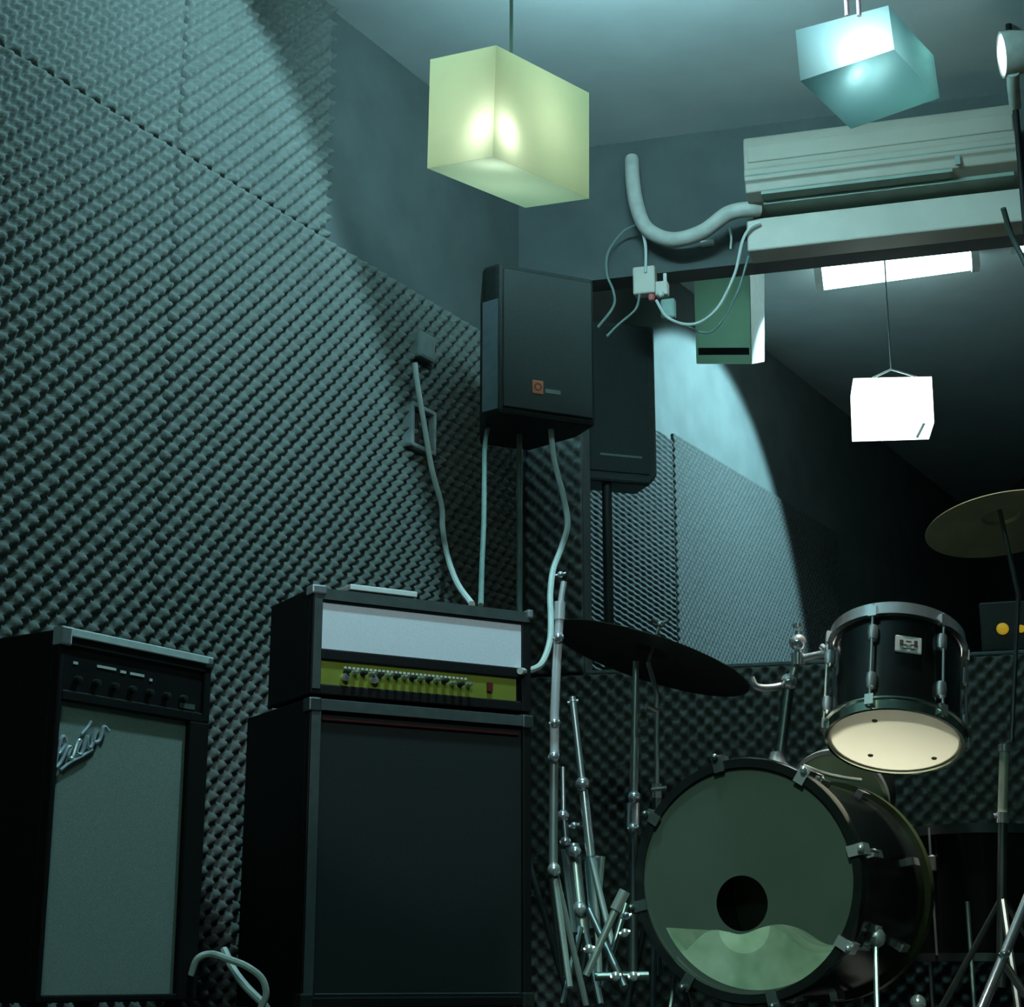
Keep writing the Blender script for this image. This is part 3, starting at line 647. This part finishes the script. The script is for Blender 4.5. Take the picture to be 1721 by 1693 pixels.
# rack tom
dT = 3.22; cT = at(1503, 1246, dT)
va = az(16); tl = R(21)
a_ = (UP*math.cos(tl) + va*math.sin(tl) + Vector((.055, 0, 0))).normalized()
xx = Vector((1, 0, 0)); xx = (xx - a_*xx.dot(a_)).normalized(); yy = a_.cross(xx)
M = frame(cT, xx, yy, a_)
t = Thing('rack_tom', 'black rack tom with cream bottom head and white badge', 'drum', M)
Rt = .147; Lt = .27
t.loc(MB().lathe([(Rt-.006, .012), (Rt, .012), (Rt, Lt-.012), (Rt-.006, Lt-.012)], O, Z, 64, True), 'shell', M_gloss, smooth=True)
t.loc(MB().lathe([(.0005, .0), (Rt*.5, .001), (Rt+.002, .003), (Rt+.002, .008)], O, Z, 64), 'bottom_head', M_cream, smooth=True)
t.loc(MB().lathe([(.0005, Lt), (Rt+.002, Lt)], O, Z, 64), 'top_head', M_top)
t.loc(MB().lathe([(Rt+.002, -.004), (Rt+.009, -.004), (Rt+.010, .018), (Rt+.016, .020), (Rt+.016, .024), (Rt+.002, .024)], O, Z, 64, True), 'hoop', mat('chrome_green_tint', (.62, .72, .62), .16, 1.0), smooth=True)
t.loc(MB().lathe([(Rt+.002, Lt+.006), (Rt+.010, Lt+.006), (Rt+.010, Lt-.022), (Rt+.016, Lt-.024), (Rt+.016, Lt-.028), (Rt+.002, Lt-.028)], O, Z, 64, True), 'hoop', M_chrome, smooth=True)
# lugs: front ones either side of the badge
fwd = -(Vector((0, 1, 0)) - a_*a_.y).normalized(); fl_ = (M.to_3x3().inverted() @ fwd); a0 = math.atan2(fl_.y, fl_.x)
for k in range(6):
    a = a0 + R(-13 + 0) + R(-24) + R(60*k) + R(4)
    out = Vector((math.cos(a), math.sin(a), 0)); tang = Vector((-out.y, out.x, 0))
    mb = MB()
    mb.tube([out*(Rt+.014)+Z*.0, out*(Rt+.014)+Z*Lt], .0036, 8)
    for zc in (.070, Lt-.075): 
        mb.lathe([(.002, -.024), (.011, -.018), (.013, 0), (.011, .018), (.002, .024)], out*(Rt+.008)+Z*zc, Z, 12)
    mb.obox(out*(Rt+.010), tang, Z, out, (-.010, .004, -.004), (.010, .030, .010)); mb.obox(out*(Rt+.010), tang, Z, out, (-.010, Lt-.034, -.004), (.010, Lt-.006, .010))
    t.loc(mb, 'lug', M_chrome, smooth=True)
a = a0 + R(-3); out = Vector((math.cos(a), math.sin(a), 0)); tang = Vector((-out.y, out.x, 0))
bm_ = MB(); bz = Lt*.62
bm_.obox(out*(Rt-.001), tang, Z, out, (-.030, bz-.022, 0), (.030, bz+.022, .006))
bo = t.loc(bm_, 'badge', mat('white_badge', (.95, .95, .97), .4), bevel=.003)
em = MB(); o_ = out*(Rt+.0065) + Z*bz
for lo, hi in (((-.020, -.006, 0), (-.012, .008, .001)), ((-.012, -.006, 0), (-.004, -.003, .001)), ((-.006, .004, 0), (.006, .007, .001)), ((.004, -.004, 0), (.012, -.001, .001)), ((.012, -.006, 0), (.020, .010, .001)), ((-.014, -.014, 0), (.014, -.012, .001))):
    em.obox(o_, tang, Z, out, lo, hi)
t.loc(em, 'emblem', M_ink, bo)
sp = MB()
for px, py in ((1470, 1212), (1463, 1270), (1570, 1275)):
    r = ray(px, py); n_ = a_; P = CAMP + r*((n_.dot(cT)-n_.dot(CAMP))/n_.dot(r)); q_ = t.inv @ P
    sp.lathe([(.0005, -.0012), (.006, -.0008), (.0065, .0012)], Vector((q_.x, q_.y, -.0003)), Z, 12)
t.loc(sp, 'vent_marks', mat('grey_mark', (.35, .33, .24), .6))

# snare behind the bass drum: pale underside seen over the hoop
cS = at(1408, 1346, 3.62); nS = (Vector((-.42, -.80, -.34))).normalized()
xs = Vector((.70, 0, -.72)); xs = (xs - nS*xs.dot(nS)).normalized(); ys = nS.cross(xs)
M = frame(cS, xs, ys, nS)
t = Thing('snare_drum', 'small drum with pale green underside between bass drum and rack tom', 'drum', M)
t.loc(MB().lathe([(.0005, 0), (.120, 0), (.122, -.004)], O, Z, 48, ex=1.0, ey=1.0), 'bottom_head', M_pale)
t.loc(MB().lathe([(.118, -.004), (.124, -.004), (.124, -.10), (.118, -.10)], O, Z, 48, True), 'shell', M_gloss, smooth=True)
t.loc(MB().lathe([(.122, -.012), (.132, -.012), (.132, .006), (.122, .006)], O, Z, 48, True), 'hoop', M_dchr, smooth=True)
one('snare_stand', MB().tube([M @ Vector((0, 0, -.04)), Vector((cS.x+.05, cS.y+.1, .30)), Vector((cS.x+.05, cS.y+.1, .01))], .01, 8), M_iron, 'dark stand holding the small pale drum behind the bass drum', 'stand', smooth=True)

# left cymbal: dark underside, on its own stand
cC = at(1093, 1101, 3.59)
nC = Vector((-.30, .0, 1)).normalized()
mj = (at(1255, 1150, 3.54) - at(930, 1046, 3.64)); Rc = mj.length/2*1.0
mj = mj.normalized(); vw = (cC - CAMP).normalized()
side = mj.cross(vw).normalized()                       # perpendicular to the line of sight
nC = (side*math.cos(R(13)) + vw*math.sin(R(13))).normalized()
if nC.z < 0: nC = -nC
if nC.dot(vw) < 0: nC = (nC - vw*2*nC.dot(vw)).normalized()
t = Thing('crash_cymbal', 'dark bronze cymbal tilted beside the straight chrome stand', 'cymbal', cC)
t.loc(MB().lathe([(.006, .030), (.02, .030), (.045, .018), (.05, .012), (Rc*.6, .006), (Rc, -.010), (Rc, -.0118), (Rc*.6, .004), (.05, .010), (.045, .016), (.006, .028)], O, nC, 72), 'bow', M_bronze, smooth=True)
sC = Thing('cymbal_stand', 'thin chrome stand with wing nut carrying the dark left cymbal', 'stand', (at(1104, 1300, 3.60).x, at(1104, 1300, 3.60).y, 0))
i_ = sC.inv
tp = cC + nC*.085
sC.wld(MB().tube([at(1104, 1640, 3.60), at(1104, 1340, 3.60)], .012, 10), 'lower_tube', M_iron, smooth=True)
sC.wld(MB().tube([at(1104, 1345, 3.60), at(1104, 1165, 3.60), cC - nC*.02], .0065, 10), 'upper_tube', M_dchr, smooth=True)
sC.wld(MB().tube([cC - nC*.02, tp], .005, 8), 'rod', M_chrome, smooth=True)
mb = MB(); mb.ball(tp, .010, 10); e_ = Vector((.8, .2, 0)).normalized(); mb.tube([tp - e_*.022 + UP*.012, tp, tp + e_*.022 + UP*.012], .006, 8)
sC.wld(mb, 'wing_nut', M_chrome, smooth=True)
mb = MB(); mb.tube([at(1104, 1318, 3.60), at(1104, 1342, 3.60)], .013, 12); mb.tube([at(1094, 1328, 3.59), at(1120, 1325, 3.59)], .006, 8)
sC.wld(mb, 'collar', M_chrome, smooth=True)
mb = MB(); mb.tube([at(1086, 1188, 3.58), at(1104, 1196, 3.60)], .008, 8); sC.wld(mb, 'tilter', M_chrome, smooth=True)
for k in range(3):
    a = R(20+120*k); b = at(1104, 1560, 3.60); g = Vector((b.x+.10*math.cos(a), b.y+.08+.10*math.sin(a), .01)); g2 = Vector((b.x, b.y, .35))
    sC.wld(MB().tube([g2, g], .008, 8), 'leg', M_iron, smooth=True)

def straight_stand(label, pts, name='cymbal_stand', m=M_dchr):
    """pts: list of (part, [(px,py,d)...], radius, material, knots[])"""
    p0 = at(*pts[0][1][-1]); th = Thing(name, label, 'stand', (p0.x, p0.y, max(.0, p0.z)))
    par = None
    for part, ps, r, mm, knots in pts:
        P = [at(*q) for q in ps]
        o = th.wld(MB().tube(P, r, 10), part, mm, smooth=True)
        for (px, py, dd, rr) in knots:
            mb = MB(); mb.ball(at(px, py, dd), rr, 12); mb.tube([at(px-9, py+2, dd), at(px+9, py-2, dd)], rr*.45, 8)
            th.wld(mb, 'wing_bolt', M_chrome, o, smooth=True)
    return th
straight_stand('grey upright stand behind the left cymbal, beside its thin stand', [
    ('upper_tube', [(1069, 1112, 3.55), (1066, 1250, 3.55)], .008, M_dchr, []),
    ('middle_tube', [(1067, 1240, 3.55), (1065, 1345, 3.55)], .011, M_dchr, []),
    ('lower_tube', [(1065, 1350, 3.55), (1064, 1392, 3.55)], .016, M_chrome, [(1066, 1340, 3.52, .016), (1064, 1392, 3.52, .013)]),
    ('foot_tube', [(1064, 1392, 3.55), (1064, 1640, 3.55)], .012, M_iron, [])])
# chrome straight stand at left
M_bright = mat('lit_chrome', (.95, .95, 1.0), .22, .4, var=.03)  # lit copy of chrome, more diffuse so the upper stand reads brighter
sA = straight_stand('tall straight chrome boom stand just right of the amplifier stack', [
    ('top_rod', [(948, 978, 3.18), (944, 1000, 3.18), (941, 1035, 3.18)], .007, M_bright, [(942, 966, 3.18, .008)]),
    ('grip', [(941, 1012, 3.18), (940, 1042, 3.18)], .013, M_bright, [(938, 1072, 3.17, .012)]),
    ('upper_tube', [(940, 1042, 3.18), (936, 1110, 3.18), (932, 1200, 3.18), (932, 1275, 3.18)], .0105, M_bright, [(932, 1215, 3.17, .010), (931, 1272, 3.17, .013)]),
    ('middle_tube', [(931, 1275, 3.18), (930, 1400, 3.18), (930, 1470, 3.18)], .010, M_dchr, [(931, 1462, 3.17, .015)]),
    ('lower_tube', [(930, 1470, 3.18), (940, 1560, 3.18), (950, 1640, 3.18)], .012, M_iron, [])], 'microphone_stand')
for a, b in (((932, 1470, 3.18), (958, 1660, 3.1)), ((934, 1470, 3.18), (985, 1690, 3.2)), ((932, 1480, 3.2), (946, 1640, 3.35))):
    sA.wld(MB().tube([at(*a), at(*b)], .007, 8), 'leg', M_dchr, smooth=True)
sB = straight_stand('folded chrome stand leaning right of the straight boom stand', [
    ('upper_tube', [(962, 1172, 3.35), (978, 1310, 3.33)], .008, M_dchr, [(963, 1180, 3.35, .010), (979, 1318, 3.32, .017)]),
    ('middle_tube', [(979, 1310, 3.33), (993, 1440, 3.31)], .011, M_chrome, []),
    ('lower_tube', [(993, 1440, 3.31), (1003, 1560, 3.3)], .016, mat('blue_grey_tube', (.20, .30, .34), .35, .8), [])])
for a, b in (((995, 1445, 3.3), (1030, 1590, 3.2)), ((1000, 1450, 3.3), (1008, 1640, 3.25)), ((1003, 1440, 3.3), (975, 1640, 3.4)), ((1013, 1440, 3.32), (1005, 1530, 3.32))):
    sB.wld(MB().tube([at(*a), at(*b)], .007, 8), 'leg', M_dchr, smooth=True)
sD = straight_stand('short folded chrome tripod stand low between amplifier stack and bass drum', [
    ('upper_tube', [(946, 1290, 3.4), (947, 1370, 3.38)], .005, M_dchr, [(946, 1372, 3.36, .015)]),
    ('middle_tube', [(948, 1378, 3.36), (952, 1425, 3.35)], .009, M_iron, [(965, 1388, 3.36, .009)]),
    ('lower_tube', [(964, 1420, 3.35), (972, 1500, 3.33), (980, 1570, 3.32)], .014, M_dchr, [(967, 1432, 3.32, .015), (974, 1528, 3.31, .017), (950, 1415, 3.34, .012)])])
for a, b in (((946, 1430, 3.34), (965, 1570, 3.25)), ((955, 1425, 3.34), (975, 1600, 3.3)), ((975, 1560, 3.3), (945, 1690, 3.2)), ((985, 1570, 3.3), (1010, 1690, 3.2))):
    sD.wld(MB().tube([at(*a), at(*b)], .008, 8), 'leg', M_iron, smooth=True)
sE = straight_stand('low crossed steel stand legs against the bass drum left side', [
    ('leg', [(1050, 1498, 3.05), (1034, 1530, 3.05)], .012, M_chrome, []),
    ('leg', [(1034, 1530, 3.05), (985, 1640, 3.05)], .008, M_dchr, []),
    ('leg', [(990, 1530, 3.15), (1050, 1660, 3.05)], .008, M_iron, [(1050, 1568, 3.05, .009), (990, 1595, 3.05, .010)]),
    ('leg', [(1052, 1520, 3.15), (1012, 1660, 3.1)], .007, M_iron, [(1052, 1540, 3.1, .009)]),
    ('crossbar', [(1000, 1642, 3.08), (1090, 1640, 3.08)], .009, M_iron, [(1035, 1641, 3.05, .010), (1065, 1641, 3.05, .010)])], 'stand_base')

# right side: crash cymbal, its stand, round lamp, pole, tripod, floor tom, amber box
cR = at(1684, 876, 3.55); vw = (cR - CAMP).normalized()
mj = (at(1814, 850, 3.5) - at(1552, 902, 3.6)).normalized(); Rr = (at(1814, 850, 3.5) - at(1552, 902, 3.6)).length/2
side = mj.cross(vw).normalized()
nR = (side*math.cos(R(24)) + vw*math.sin(R(24))).normalized()
if nR.z < 0: nR = -nR
if nR.dot(vw) < 0: nR = (nR - vw*2*nR.dot(vw)).normalized()
t = Thing('crash_cymbal', 'brassy cymbal cut by the right picture edge', 'cymbal', cR)
t.loc(MB().lathe([(.006, .034), (.02, .034), (.045, .022), (.05, .014), (Rr*.6, .008), (Rr, -.010), (Rr, -.012), (Rr*.6, .006), (.05, .012), (.045, .020), (.006, .032)], O, nR, 72), 'bow', M_brass, smooth=True)
base = at(1700, 1300, 3.62)
sR = Thing('cymbal_stand', 'stand with pale tube section under the right cymbal', 'stand', (base.x, base.y, 0))
sR.wld(MB().tube([cR + nR*.06, cR - nR*.03, at(1712, 1000, 3.6), at(1700, 1250, 3.6)], .006, 10), 'upper_tube', M_iron, smooth=True)
sR.wld(MB().tube([at(1688, 1262, 3.45), at(1685, 1368, 3.45)], .012, 14), 'pale_tube', mat('pale_tube', (.50, .56, .47), .35, .2), smooth=True)
sR.wld(MB().tube([at(1688, 1252, 3.45), at(1688, 1264, 3.45)], .016, 14), 'collar', M_chrome, smooth=True)
mb = MB(); mb.tube([at(1685, 1366, 3.45), at(1685, 1384, 3.45)], .016, 14); mb.tube([at(1670, 1372, 3.45), at(1688, 1370, 3.45)], .006, 8)
sR.wld(mb, 'collar', M_chrome, smooth=True)
sR.wld(MB().tube([at(1700, 1250, 3.6), at(1690, 1256, 3.5), at(1688, 1262, 3.45)], .008, 8), 'joint', M_iron, smooth=True)
sR.wld(MB().tube([at(1685, 1384, 3.45), at(1683, 1660, 3.45)], .012, 10), 'lower_tube', M_iron, smooth=True)
for k in range(3):
    a = R(20+120*k); b = at(1684, 1500, 3.45); sR.wld(MB().tube([Vector((b.x, b.y, .3)), Vector((b.x+.2*math.cos(a), b.y+.2*math.sin(a), .01))], .008, 8), 'leg', M_iron, smooth=True)
pp_ = at(1717, 300, 3.75)
one('vertical_pole', MB().tube([Vector((pp_.x, pp_.y, 0.0)), Vector((pp_.x, pp_.y, CEIL))], .009, 12), M_black, 'thin black floor-to-ceiling pole at the right picture edge', 'pole', smooth=True, origin=(pp_.x, pp_.y, 0))
cL = at(1700, 90, 3.62); fd = Vector((-.95, .12, -.10)).normalized()
t = Thing('clip_spotlight', 'round cream spotlight with glowing rim at top right edge', 'light', cL)
t.loc(MB().lathe([(.0005, -.07), (.030, -.07), (.056, -.05), (.066, 0), (.066, .028), (.060, .028), (.058, .004), (.0005, .0)], O, fd, 40), 'housing', mat('cream_housing', (.42, .45, .41), .5), smooth=True)
t.loc(MB().lathe([(.0005, .034), (.03, .033), (.0595, .024), (.0595, .020), (.0005, .02)], O, fd, 40), 'lens', M_glow2, smooth=True)
t.loc(MB().tube([Vector((.0, .0, -.06)), Vector((.01, .04, -.075)), Vector((pp_.x-cL.x, pp_.y-cL.y, -.08))], .018, 12), 'clip', mat('cream_clip', (.42, .46, .42), .5), smooth=True)
# hi-hat style tripod at the lower right
sT = straight_stand('chrome tripod legs crossing the lower right corner', [
    ('leg', [(1735, 1490, 2.95), (1690, 1600, 2.9), (1648, 1700, 2.8)], .0105, M_chrome, [(1688, 1604, 2.88, .010)]),
    ('brace', [(1686, 1616, 2.9), (1722, 1672, 2.95)], .0085, M_chrome, []),
    ('leg', [(1740, 1480, 2.95), (1730, 1700, 3.1)], .0105, M_chrome, []),
    ('tube', [(1740, 1300, 2.95), (1738, 1500, 2.95)], .012, M_chrome, [])], 'tripod_stand')
# floor tom in the dark on the right
cF = at(1640, 1395, 3.78); 
t = Thing('floor_tom', 'dark floor tom standing behind the right end of the bass drum', 'drum', (cF.x, cF.y, 0))
Rf = .17
zt_ = at(1640, 1385, 3.6).z
t.loc(MB().lathe([(Rf-.006, .16), (Rf, .16), (Rf, zt_), (Rf-.006, zt_)], O, UP, 56, True), 'shell', M_gloss, smooth=True)
t.loc(MB().lathe([(Rf, zt_-.018), (Rf+.010, zt_-.018), (Rf+.010, zt_+.006), (Rf, zt_+.006)], O, UP, 56, True), 'hoop', M_iron, smooth=True)
t.loc(MB().lathe([(.0005, zt_-.002), (Rf, zt_-.002)], O, UP, 56), 'head', M_pale)
t.loc(MB().lathe([(Rf, .155), (Rf+.010, .155), (Rf+.010, .175), (Rf, .175)], O, UP, 56, True), 'hoop', M_iron, smooth=True)
for k in range(6):
    a = R(60*k + 215); out = Vector((math.cos(a), math.sin(a), 0)); mb = MB()
    mb.lathe([(.002, -.022), (.010, -.017), (.011, .017), (.002, .022)], out*(Rf+.006)+UP*(zt_-.09), UP, 12); mb.tube([out*(Rf+.011)+UP*.17, out*(Rf+.011)+UP*zt_], .0032, 8)
    t.loc(mb, 'lug', M_dchr, smooth=True)
for k in range(3):
    a = R(120*k + 245); out = Vector((math.cos(a), math.sin(a), 0))
    t.loc(MB().tube([out*(Rf+.015)+UP*.30, out*(Rf+.015)+UP*.03, out*(Rf+.035)+UP*.0], .006, 8), 'leg', M_dchr, smooth=True)
# kick pedal by the back of the bass drum
pk = at(1545, 1690, 3.25); t = Thing('kick_pedal', 'small bright metal pedal end low behind the bass drum spur', 'pedal', (pk.x, pk.y, 0))
t.wld(MB().obox(Vector((pk.x, pk.y, 0)), az(41), az(-49), UP, (0, -.05, 0), (.30, .05, .02)), 'footboard', M_iron, bevel=.004)
mb = MB(); mb.ball(at(1543, 1686, 3.25), .018, 14); mb.tube([at(1543, 1690, 3.25), Vector((pk.x, pk.y, .01))], .012, 10)
t.wld(mb, 'clamp', M_chrome, smooth=True)
# amber knob box standing on the sill
s0 = sb(onback(1652, 1110)); o_ = Vector((CORNER.x, CORNER.y, z_sill+.0125)) + BS*s0 + BN*.01
t = Thing('mixer_box', 'small black box with amber knobs on sill, far right', 'control box', frame(o_, BS, BN, UP))
t.loc(MB().box((0, 0, 0), (.30, .085, .15)), 'case', M_plast, bevel=.006)
for px, rr in ((1685, .018), (1716, .012)):
    p = t.inv @ onback(px, 1056); t.loc(MB().lathe([(.0005, -.014), (rr*.8, -.012), (rr, 0)], Vector((p.x, 0.0, p.z)), Vector((0, 1, 0)), 18), 'knob', M_amber, smooth=True)
# floor cables by the combo amp
cable('pale cable rising in a loop on floor between the two amplifiers', [at(320, 1640, 2.75), at(332, 1612, 2.75), at(355, 1604, 2.75), at(382, 1612, 2.72), at(415, 1625, 2.7), at(440, 1645, 2.7), at(447, 1672, 2.7), at(436, 1700, 2.7)], .0065)
cable('second pale cable crossing the floor loop between the amplifiers', [at(376, 1596, 2.78), at(392, 1630, 2.76), at(415, 1660, 2.74), at(440, 1685, 2.72), at(452, 1702, 2.72)], .0075)
